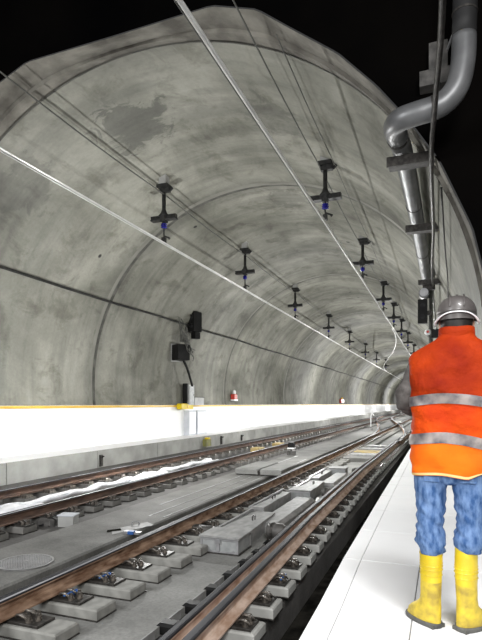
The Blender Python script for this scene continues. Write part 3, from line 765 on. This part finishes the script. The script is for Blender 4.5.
for side, X, base in (('left', XWL, None), ('right', XWR, None)):
    first = make_hanger(ceil_z(X), .22 if side == 'left' else .10, 4.38 if side == 'left' else 4.27)
    for i, yy in enumerate(YL if side == 'left' else [10.7, 16.1, 22.0, 26.8, 32, 38, 46, 55]):
        o = first if i == 0 else copy_tree(first)
        o.location = (X, yy, 0)
        o['label'] = '%s dark T-shaped wire support%s on the %s row of the vault' % (ordn[i], ' with blue insulator' if i < 3 else '', side)
        o['group'] = 'wire supports, %s row' % side
def conductor(name, pts, label):
    t = thing(name, label, 'overhead rail', tuple(pts[0]))
    P = [Vector(p)-Vector(pts[0]) for p in pts]
    MB().sweep([(-.016, .03), (.016, .03), (.016, .018), (.006, .01), (.006, -.012), (.012, -.025), (.0, -.03), (-.012, -.025), (-.006, -.012), (-.006, .01), (-.016, .018)], P).build('conductor_bar', M['conductor'], t)
    MB().tube([p+Vector((-.04, 0, .0)) for p in P], .007, n=6).build('contact_wire', M['cable_grey'], t)
    return t
conductor('overhead_conductor', [(XWL+.03*math.sin(y*.11), y, ZW) for y in frange(-2, YE, 60)], 'bright overhead conductor rail above the far track, left one')
conductor('overhead_conductor', [(XWR+.03*math.sin(y*.11), y, ZW-.06) for y in frange(-2, YE, 60)], 'bright overhead conductor rail above the near track, crossing the top of the picture')
P = []
for y in frange(27, 62, 30):
    s_ = (y-27)/35; s_ = s_*s_*(3-2*s_); P.append((XWR-.1-(XWR-XWL-.2)*s_, y, ZW))
conductor('overhead_conductor', P, 'bright curved overhead conductor crossing from right row to left row')
def sag(x, z, ys_, amp=.12, n=8):
    out = []
    for a, b in zip(ys_[:-1], ys_[1:]):
        for k in range(n): t = k/n; out.append((x, a+(b-a)*t, z-amp*4*t*(1-t)))
    out.append((x, ys_[-1], z)); return out
wallcable('feeder_wire', sag(XWL+.02, 4.95, [0, 5.4]+YL, .05), .014, M['cable_grey'], 'thin dark wire strung along the tops of the left wire supports')
wallcable('feeder_wire', sag(XWR-.1, 4.93, [0, 5.4, 10.7, 16.1, 22, 26.8, 32, 38, 46, 55], .05), .012, M['cable_grey'], 'thin dark wire along the right wire supports, left strand')
wallcable('feeder_wire', sag(XWR+.22, 4.9, [6.6, 10.7, 16.1, 22, 26.8, 32, 38, 46, 55], .04), .009, M['cable_grey'], 'thin dark wire along the right wire supports, right strand')

# ------------------------------------------------------------------ ventilation duct on the right
t = thing('vent_duct', 'thick grey metal duct bending from above into the tunnel along the right wall', 'duct', (0, 0, 0))
PT = [(.26, 5.72, 7.5), (.24, 5.72, 5.6), (.22, 5.72, 4.6), (.20, 5.72, 3.72)]
P = [(.20, 5.72, 3.72)]; bend1 = [(.19, 5.72, 3.48), (.14, 5.72, 3.24), (.03, 5.72, 3.10), (-.10, 5.72, 3.05)]
P2 = [(-.25, 5.72, 3.03)]
bend2 = [(-.40, 5.75, 3.02), (-.48, 5.86, 3.03), (-.505, 6.02, 3.05), (-.495, 6.2, 3.08)]
P3 = [(-.46, 7.0, 3.15), (-.42, 9.2, 3.16), (-.40, 11.5, 3.15), (-.38, 14.0, 3.12)]
whole = crspl(P+bend1+P2+bend2+P3, 6)
MB().tube(crspl(PT, 6), .117, n=24).build('upper_duct', M['pipe_shaded'], t, smooth=True)
MB().tube(whole, .118, n=24).build('duct_pipe', M['pipe'], t, smooth=True)
def band(p, d, w=.03, r=.124, m=M['steel_dark']):
    p = Vector(p); d = Vector(d).normalized(); MB().cyl(p-d*w/2, p+d*w/2, r, n=24).build('duct_collar', m, t, smooth=False)
band((.205, 5.72, 3.95), (.03, 0, 1), .02); band((.225, 5.72, 4.85), (.03, 0, 1), .02); band((-.10, 5.72, 3.05), (1, 0, .1), .015); band((.21, 5.72, 4.22), (.03, 0, 1), .02, .126, M['pipe'])
band((-.49, 6.3, 3.09), (0, 1, 0), .05); band((-.43, 8.7, 3.16), (0, 1, 0), .03); band((-.40, 11.5, 3.15), (0, 1, 0), .03)
for i, (yy, xc, zc) in enumerate(((6.62, -.42, 2.95), (9.25, -.37, 2.96), (13.3, -.34, 2.94))):
    o = thing('duct_bracket', ['dark steel bracket under the duct at the portal', 'dark steel bracket under the duct, second from the portal', 'dark steel bracket under the duct, farthest one'][i], 'bracket', (xc, yy, zc))
    MB().box(-.20, .32, -.07, .10, -.06, .03).build('shelf', M['motor'], o)
    MB().box(-.22, .30, -.09, -.07, -.075, .045).build('front_plate', M['steel_dark'], o)
    g = MB(); g.box(.30, .42, -.02, .04, -.05, .0); g.build('strut', M['steel_dark'], o)
# conduit
wallcable('conduit', crspl([(.02, 1.2, 3.02), (.0, 4.1, 3.05), (-.07, 5.45, 2.98), (-.13, 6.5, 2.84), (-.15, 9.2, 2.88), (-.22, 12, 2.86), (-.25, 17, 2.84), (-.25, 30, 2.84)], 6), .027, M['steel_dark'], 'narrow dark conduit passing just below the duct')
wallcable('wall_cable', crspl([(-.02, 6.7, 2.6), (.03, 9, 2.5), (.10, 12, 2.45), (.1, 18, 2.4), (.1, 40, 2.4)], 6), .012, M['cable'], 'thin dark cable on the right wall below the duct')
o = thing('portal_box', 'dim junction box on the dark wall left of the vertical duct', 'box', (-.08, 6.36, 3.70))
MB().box(-.07, .13, -.06, .08, 0, .42, bev=.01).build('box_body', M['motor'], o); MB().box(-.17, .2, -.09, .08, -.08, .10, bev=.01).build('lower_box', M['motor'], o)  # dark material stands in for the dim light at this box
g = MB(); g.tube([(.12, -.02, .30), (.24, -.5, .32)], .015, n=6); g.build('arm', M['steel'], o)
# signal on the right
o = thing('signal_post', 'grey post below the last duct bracket', 'post', (-.28, 13.6, 1.5))
MB().cyl((0, 0, 0), (0, 0, 1.42), .05).build('post', M['cable_grey'], o); MB().box(-.1, .1, -.08, .08, 1.3, 1.42).build('clamp', M['steel_dark'], o)
o = thing('railway_signal', 'black two-lens signal hanging beside the post left of the grey helmet', 'signal', (-.46, 13.35, 1.95))
MB().box(-.11, .11, -.08, .08, 0, .58, bev=.01).build('signal_housing', M['black'], o)
for z in (.16, .42): MB().cyl((0, -.09, z), (0, -.08, z), .06, n=14).build('lens', M['lens'], o)
MB().box(.1, .2, -.02, .12, .2, .3).build('arm', M['steel_dark'], o)
o = thing('round_fan', 'round grey fan end just below the last bracket', 'fan', (-.43, 13.35, 2.68))
g = MB(); g.cyl((0, -.05, 0), (0, .3, 0), .12, n=20); g.build('drum', M['pipe'], o); MB().cyl((0, -.065, .02), (0, -.05, .02), .10, n=20).build('face', M['steel'], o)
MB().box(-.03, .2, .0, .06, .06, .22).build('strap', M['steel_dark'], o)
o = thing('alarm_lamp', 'small white lamp with red ring left of the helmet', 'lamp', (-.33, 12.9, 1.68))
MB().sphere((0, 0, 0), .075, .06, .075).build('lamp_dome', M['pale'], o, smooth=True); MB().cyl((0, -.066, 0), (0, -.05, 0), .032, n=16).build('ring', M['red'], o)
MB().box(-.02, .12, .0, .7, -.03, .03).build('arm', M['steel_dark'], o)
MB().box(.08, .28, -.03, .1, -.14, .06).build('driver_box', M['black'], o)

# ------------------------------------------------------------------ the worker
W = thing('person', 'person seen from behind in orange vest, blue jeans, yellow boots and grey helmet', 'person', (.07, 3.12, ZP))
PX = -.045   # pelvis offset
# continuous body: skin modifier
V = []; E = []; RR = []
def vtx(p, r): V.append(p); RR.append(r); return len(V)-1
def chain(start, pts):
    a = start
    for p, r in pts: b = vtx(p, r); E.append((a, b)); a = b
    return a
pel = vtx((PX, 0, .96), (.11, .085))
ch = chain(pel, [((PX+.01, 0, 1.08), (.125, .09)), ((PX+.03, .0, 1.25), (.14, .1)), ((-.005, 0, 1.42), (.145, .095))])
nk = chain(ch, [((.0, .01, 1.53), (.055, .055)), ((.0, .02, 1.60), (.052, .052)), ((.0, .035, 1.66), (.068, .078)), ((.0, .035, 1.73), (.076, .092)), ((.0, .03, 1.775), (.05, .06))])
hands = []
for s_ in (-1, 1):
    sh = chain(ch, [((s_*.13, 0, 1.47), (.06, .06)), ((s_*.195, -.005, 1.445), (.055, .055)), ((s_*.235, .0, 1.33), (.045, .045)), ((s_*.262, .02, 1.24), (.04, .04)), ((s_*.20, .15, 1.19), (.036, .036)), ((s_*.13, .25, 1.16), (.026, .028)), ((s_*.10, .295, 1.165), (.022, .036)), ((s_*.08, .335, 1.17), (.018, .042))])
    base = Vector((s_*.08, .335, 1.17))
    for k in range(4):
        z = .03-.02*k; L_ = (.034, .038, .035, .028)[k]
        chain(sh, [(tuple(base+Vector((-s_*.012, .012, z))), (.010, .010)), (tuple(base+Vector((-s_*(.012+L_), .024, z+.002))), (.009, .009)), (tuple(base+Vector((-s_*(.020+L_*1.5), .008, z))), (.008, .008)), (tuple(base+Vector((-s_*(.016+L_*1.6), -.012, z))), (.007, .007))])
    wr = len(V)-17-0
    chain(sh, [(tuple(base+Vector((s_*.0, -.02, .045))), (.012, .012)), (tuple(base+Vector((-s_*.025, -.03, .06))), (.010, .010)), (tuple(base+Vector((-s_*.05, -.03, .055))), (.008, .008))])
    lx = -.137 if s_ < 0 else .062
    chain(pel, [((PX+s_*.09, 0, .885), (.062, .07)), ((lx, .0, .62), (.05, .06)), ((lx, -.005, .47), (.042, .048)), ((lx-.004, -.01, .33), (.034, .040)), ((lx-.006, -.01, .12), (.03, .033)), ((lx, -.0, .06), (.036, .036)), ((lx+(-.055 if s_ < 0 else .05), .055, .045), (.03, .02))])
me = bpy.data.meshes.new('body'); me.from_pydata(V, E, []); me.materials.append(M['skin'])
body = bpy.data.objects.new('body', me); COL.objects.link(body); body.parent = W
sk = body.modifiers.new('skin', 'SKIN'); sk.use_smooth_shade = True
for i, sv in enumerate(me.skin_vertices[0].data): sv.radius = RR[i] if isinstance(RR[i], tuple) else (RR[i],)*2; sv.use_root = (i == 0)
ss = body.modifiers.new('sub', 'SUBSURF'); ss.levels = 2; ss.render_levels = 2
# face
g = MB(); g.loft([(0, .118, 1.655, .014, .016), (0, .128, 1.66, .017, .02), (0, .122, 1.69, .010, .014), (0, .112, 1.72, .007, .008)], n=12); g.build('nose', M['skin'], W, smooth=True)
for s_ in (-1, 1):
    o = MB().sphere((s_*.030, .108, 1.705), .013, .010, .010).build('eye', M['eye'], W, smooth=True); MB().sphere((s_*.030, .117, 1.705), .006, .003, .006).build('iris', M['iris'], o, smooth=True)
    MB().sphere((s_*.082, .03, 1.685), .012, .022, .033).build('ear', M['skin'], W, smooth=True)
MB().sphere((0, .112, 1.635), .024, .010, .007).build('mouth', M['lip'], W, smooth=True)
# hair at the nape and round the ears
g = MB(); g.loft([(0, .0, 1.615, .062, .062), (0, .003, 1.65, .078, .086), (0, .01, 1.70, .085, .10), (0, .02, 1.75, .083, .098), (0, .02, 1.79, .05, .06)], n=28); g.build('hair', M['hair'], W, smooth=True)
# helmet
def hz(x, y): return 0
hel = MB(); rings = []
for k in range(11):
    a = k/10*PI/2; rings.append((0, .02, 1.735+.105*math.sin(a), .104*math.cos(a)**.75+.001, .128*math.cos(a)**.75+.001))
hel.loft(rings, n=40)
ho = hel.build('helmet', M['helmet'], W, smooth=True)
g = MB()
for k in (-1, 0, 1):
    g.tube([(k*.035, .02+.125*math.cos(a)*.95, 1.742+.103*math.sin(a)) for a in frange(.2, PI-.2, 14)], .006, n=6)
g.build('ridge', M['helmet'], ho, smooth=True)
br = MB(); nn = 48; q = []
def rim(t_, r0, dz):
    return (.104*r0*math.cos(t_), .02+.128*(r0+(.12 if math.sin(t_) > .3 and r0 > 1.05 else 0))*math.sin(t_), 1.737+dz-.042*abs(math.cos(t_))**3)
for (r0, dz) in ((1.0, .006), (1.07, .0), (1.08, -.004), (1.0, -.004)):
    for i in range(nn): q.append(rim(2*PI*i/nn, r0, dz))
br.add(q, [(a*nn+i, a*nn+(i+1) % nn, ((a+1) % 4)*nn+(i+1) % nn, ((a+1) % 4)*nn+i) for a in range(4) for i in range(nn)])
br.build('brim', M['helmet'], ho, smooth=True)
g = MB(); g.tube([rim(t_, 1.08, -.003) for t_ in frange(PI*.93, PI*2.07, 40)], [.0035+.004*abs(math.cos(t_))**6 for t_ in frange(PI*.93, PI*2.07, 40)], n=8); g.build('rim_glow', M['white'], ho, smooth=True)  # lit edge of the brim put in as a white tube, thicker at the ends
g = MB()
g.loft([(0, .02, 1.700, .103, .126), (0, .02, 1.74, .1035, .127)], n=40, caps=False); g.build('helmet_skirt', M['helmet'], ho, smooth=True)

# clothing wrinkles
def vest_disp(v):
    w = noise.noise(Vector((v.x*5, v.y*5, v.z*4)))*.018+noise.noise(Vector((v.x*7+3+v.z*5, v.y*9, v.z*15)))*.014+noise.noise(Vector((v.x*18+v.z*9, v.y*9, v.z*6)))*.008
    if v.z < 1.4:      # the tapes and seams sag toward the sides
        k = 1 if v.z > 1.2 else 1.0
        v = v+Vector((0, 0, -.28*max(0, abs(v.x+.03)-.05)**1.5-(.10 if 1.0 < v.z < 1.16 else .05)*max(0, v.x+.05)*1.2))
    d = Vector((v.x+.03, v.y, 0)); d.normalize() if d.length else None
    f = min(1, max(0, (1.62-v.z)/.1)); return v+d*w*f
def ring_interp(keys, n):
    out = []
    for i in range(n):
        t = i/(n-1)*(len(keys)-1); k = min(int(t), len(keys)-2); u = t-k; u = u*u*(3-2*u)*.5+u*.5
        out.append(tuple(a*(1-u)+b*u for a, b in zip(keys[k], keys[k+1])))
    return out
def zat(keys, z):
    for a, b in zip(keys[:-1], keys[1:]):
        if a[2] <= z <= b[2]:
            u = (z-a[2])/(b[2]-a[2]); return tuple(p*(1-u)+q*u for p, q in zip(a, b))
    return keys[0] if z < keys[0][2] else keys[-1]
torso = [(-.018, .0, .85, .210, .155), (-.018, .0, .95, .218, .160), (-.018, 0, 1.06, .228, .162), (-.012, 0, 1.2, .232, .165), (-.008, 0, 1.33, .238, .162), (-.004, 0, 1.44, .242, .150), (.0, 0, 1.50, .241, .135), (0, 0, 1.53, .228, .122), (0, .0, 1.555, .19, .108), (0, .0, 1.58, .142, .098), (0, .003, 1.60, .108, .09), (0, .005, 1.62, .092, .085), (0, .007, 1.655, .087, .085)]
def seg(z0, z1, n, off=0.0):
    out = []
    for z in frange(z0, z1, n):
        r = zat(torso, z); out.append((r[0], r[1], z, r[3]+off, r[4]+off))
    return out
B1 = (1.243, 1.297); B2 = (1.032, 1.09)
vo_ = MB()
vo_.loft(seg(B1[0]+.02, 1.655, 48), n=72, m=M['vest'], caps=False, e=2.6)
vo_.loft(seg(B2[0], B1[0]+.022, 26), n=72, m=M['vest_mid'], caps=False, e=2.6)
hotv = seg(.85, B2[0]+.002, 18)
vo_.loft(hotv, n=72, m=M['vest_lit'], caps=False, e=2.6)
def vd(v):
    w = vest_disp(v)
    if v.z < .92 and v.x > .05: w.z += (v.x-.05)*.62*(.92-v.z)/.07   # hem lifts to the right
    if v.z < .90: w.z -= .008*math.sin(v.x*9)
    return w
vest = vo_.build('vest', None, W, smooth=True, disp=vd)
for (z0, z1) in (B1, B2):
    g = MB(); g.loft(seg(z0, z1, 8, .005), n=72, m=M['band'], caps=False, e=2.6); o = g.build('reflective_band', None, vest, smooth=True, disp=vest_disp); 
g = MB()
g.loft(seg(.853, .866, 3, .0035), n=72, m=M['band_edge'], caps=False, e=2.6); g.build('hem_trim', None, vest, smooth=True, disp=vd)
g = MB(); g.loft([(0, .004, 1.60, .092, .088), (0, .005, 1.63, .095, .092), (0, .006, 1.66, .093, .090), (0, .007, 1.665, .085, .083)], n=48, caps=False, e=2.2); g.build('collar', M['vest'], vest, smooth=True)
# sleeves
def sleeve_disp(v):
    return v+Vector((noise.noise(v*16), noise.noise(v*16+Vector((5, 0, 0))), noise.noise(v*14+Vector((0, 7, 0)))))*.017
for s_ in (-1, 1):
    pts = crspl([(s_*.165, -.005, 1.475), (s_*.205, -.008, 1.44), (s_*.243, -.005, 1.34), (s_*.268, .005, 1.275), (s_*.258, .05, 1.230), (s_*.205, .14, 1.20), (s_*.14, .235, 1.18)], 7)
    rs = [.062+(.044-.062)*i/(len(pts)-1)+(.006 if 14 < i < 26 else 0) for i in range(len(pts))]
    MB().tube(pts, rs, n=20).build('sleeve', M['sleeve'], W, smooth=True, disp=sleeve_disp)
# jeans
def leg_keys(lx, s_):
    return [(lx*1.0-.003*s_, -.005, .388, .060, .066), (lx-.008*s_, -.008, .41, .070, .076), (lx-.004*s_, -.005, .45, .080, .084), (lx, -.002, .49, .079, .084), (lx+.002*s_, 0, .56, .070, .080), (lx, 0, .63, .074, .084), (lx-.002*s_, 0, .70, .080, .094), (lx*.97+PX*.03, 0, .80, .090, .104), (lx*.9+PX*.1, 0, .88, .094, .112)]
def jean_disp(v):
    zz = v.z
    fold = math.exp(-((zz-.47)/.09)**2)*.011+math.exp(-((zz-.64)/.12)**2)*.006+.003
    w = noise.noise(Vector((v.x*9, v.y*9, zz*34+v.x*30)))*fold*1.05+noise.noise(v*9)*.004+noise.noise(v*30)*.0025
    c = -.137 if v.x < PX else .068
    d = Vector((v.x-c, v.y, 0)); d.normalize() if d.length else None
    return v+d*w
g = MB()
for s_, lx in ((-1, -.137), (1, .068)):
    ks = leg_keys(lx, s_); rings = []
    for z in frange(.388, .88, 56):
        r = zat(ks, z); lift = .014 if s_ < 0 else .042; rings.append((r[0], r[1], z+lift*(.88-z)/.492, r[3], r[4]))
    g.loft(rings, n=40, caps=True, e=2.15)
g.loft([(PX+.005, 0, .795, .04, .06), (PX+.005, 0, .815, .13, .095), (PX+.006, 0, .86, .178, .12), (PX+.01, 0, .95, .178, .125), (PX+.01, 0, 1.02, .172, .12)], n=40, e=2.3)
je = g.build('jeans', M['jeans'], W, smooth=True, disp=jean_disp)
for s_, lx in ((-1, -.128), (1, .055)):
    g = MB(); g.box(lx-.040, lx+.040, -.120, -.114, .82, .91); g.build('back_pocket', M['jeans'], je)
# boots
def boot(lx, ang, label=None):
    b = thing_child = bpy.data.objects.new('boot', None)
    mb = MB()
    ca, sa = math.cos(ang), math.sin(ang)
    # shaft
    rings = [(0, -.01, .46, .0555, .063), (0, -.01, .35, .0555, .063), (0, -.01, .28, .054, .061), (0, -.01, .25, .053, .060)]
    mb.loft(rings, n=32, m=M['boot'], caps=False, e=2.1)
    mb.loft([(0, -.01, .25, .053, .060), (0, -.008, .17, .0515, .0585), (0, -.004, .135, .0515, .062), (0, .008, .11, .052, .076), (0, .026, .085, .053, .096), (0, .040, .06, .055, .112), (0, .046, .022, .055, .118)], n=32, m=M['mud'], caps=False, e=2.1)
    def dsp(v):
        v = v+Vector((noise.noise(v*14), noise.noise(v*14+Vector((4, 4, 0))), 0))*.004
        x, y = v.x, v.y
        pass
        x, y = v.x, v.y
        return Vector((x*ca-y*sa+lx, x*sa+y*ca, v.z))
    o = mb.build('boot', None, W, smooth=True, disp=dsp)
    sl = MB(); sl.loft([(0, .046, 0.0, .055, .120), (0, .046, .020, .060, .125), (0, .046, .028, .058, .121)], n=32, m=M['sole'], e=2.5)
    sl.box(-.045, .045, -.068, .01, -.0, .02, M['sole'])
    sl.build('sole', None, o, disp=lambda v: Vector((v.x*ca-v.y*sa+lx, v.x*sa+v.y*ca, v.z)))
    cf = MB(); cf.loft([(0, -.01, .395, .0575, .065), (0, -.01, .405, .0575, .065)], n=32, m=M['boot'], caps=False, e=2.1)
    for z in (.350, .335, .315, .285): cf.loft([(0, -.01, z, .055, .062), (0, -.01, z+.004, .0575, .0645), (0, -.01, z+.008, .055, .062)], n=32, m=M['boot'], caps=False, e=2.1)
    cf.build('boot_cuff', None, o, smooth=True, disp=dsp)
boot(-.140, .80); boot(.056, -.70)
# phone-sized notebook held in front
o = thing('notebook', 'small dark notebook held in front of the person, hidden from behind', 'notebook', (.07, 3.12+.352, ZP+1.175))
MB().box(-.055, .055, -.006, .006, -.06, .06).build('cover', M['black'], o); MB().box(-.052, .052, .006, .008, -.057, .057).build('page', M['white'], o)

# ------------------------------------------------------------------ light
def lamp(kind, name, loc, energy, size=0, rot=None, color=(1, 1, 1), **kw):
    l = bpy.data.lights.new(name, kind); l.energy = energy; l.color = color
    if kind == 'AREA': l.shape = 'RECTANGLE'; l.size = size[0]; l.size_y = size[1]
    elif kind in ('POINT', 'SPOT'): l.shadow_soft_size = size
    for k, v in kw.items(): setattr(l, k, v)
    o = bpy.data.objects.new(name, l); COL.objects.link(o); o.location = loc
    if rot: o.rotation_euler = rot
    return o
def aim(o, tgt):
    d = Vector(tgt)-o.location; o.rotation_euler = d.to_track_quat('-Z', 'Y').to_euler()
for i, y in enumerate([9.5, 15, 22, 30, 40, 51, 64, 80, 100, 125]):
    lamp('POINT', 'added_fill_point', (-3.3 if i % 2 else -5.6, y, .8), 540 if y < 30 else (800 if y < 45 else 1150), 0.0, color=(1, 1, .985))  # unseen point lights added to light the tunnel evenly, no fixtures here
a = lamp('AREA', 'added_fill_area', (1.2, -3.2, 2.6), 420, (2.5, 2.0), color=(1, .99, .97)); aim(a, (-3.0, 9, -.5))  # unseen area lights added to brighten the near end and the worker
a = lamp('AREA', 'added_fill_area', (-5.5, -2.5, 3.0), 620, (3, 2.5), color=(.98, .99, 1)); aim(a, (-5, 10, 1.0))
a = lamp('AREA', 'added_fill_area', (1.4, .4, 4.2), 260, (1.0, 1.0)); aim(a, (-.6, 4.0, -1.3))
w = bpy.data.worlds.new('world'); scene.world = w; w.use_nodes = True
w.node_tree.nodes['Background'].inputs[0].default_value = (1, 1, 1, 1); w.node_tree.nodes['Background'].inputs[1].default_value = .05
scene.view_settings.view_transform = 'Standard'; scene.view_settings.look = 'None'; scene.view_settings.exposure = 0
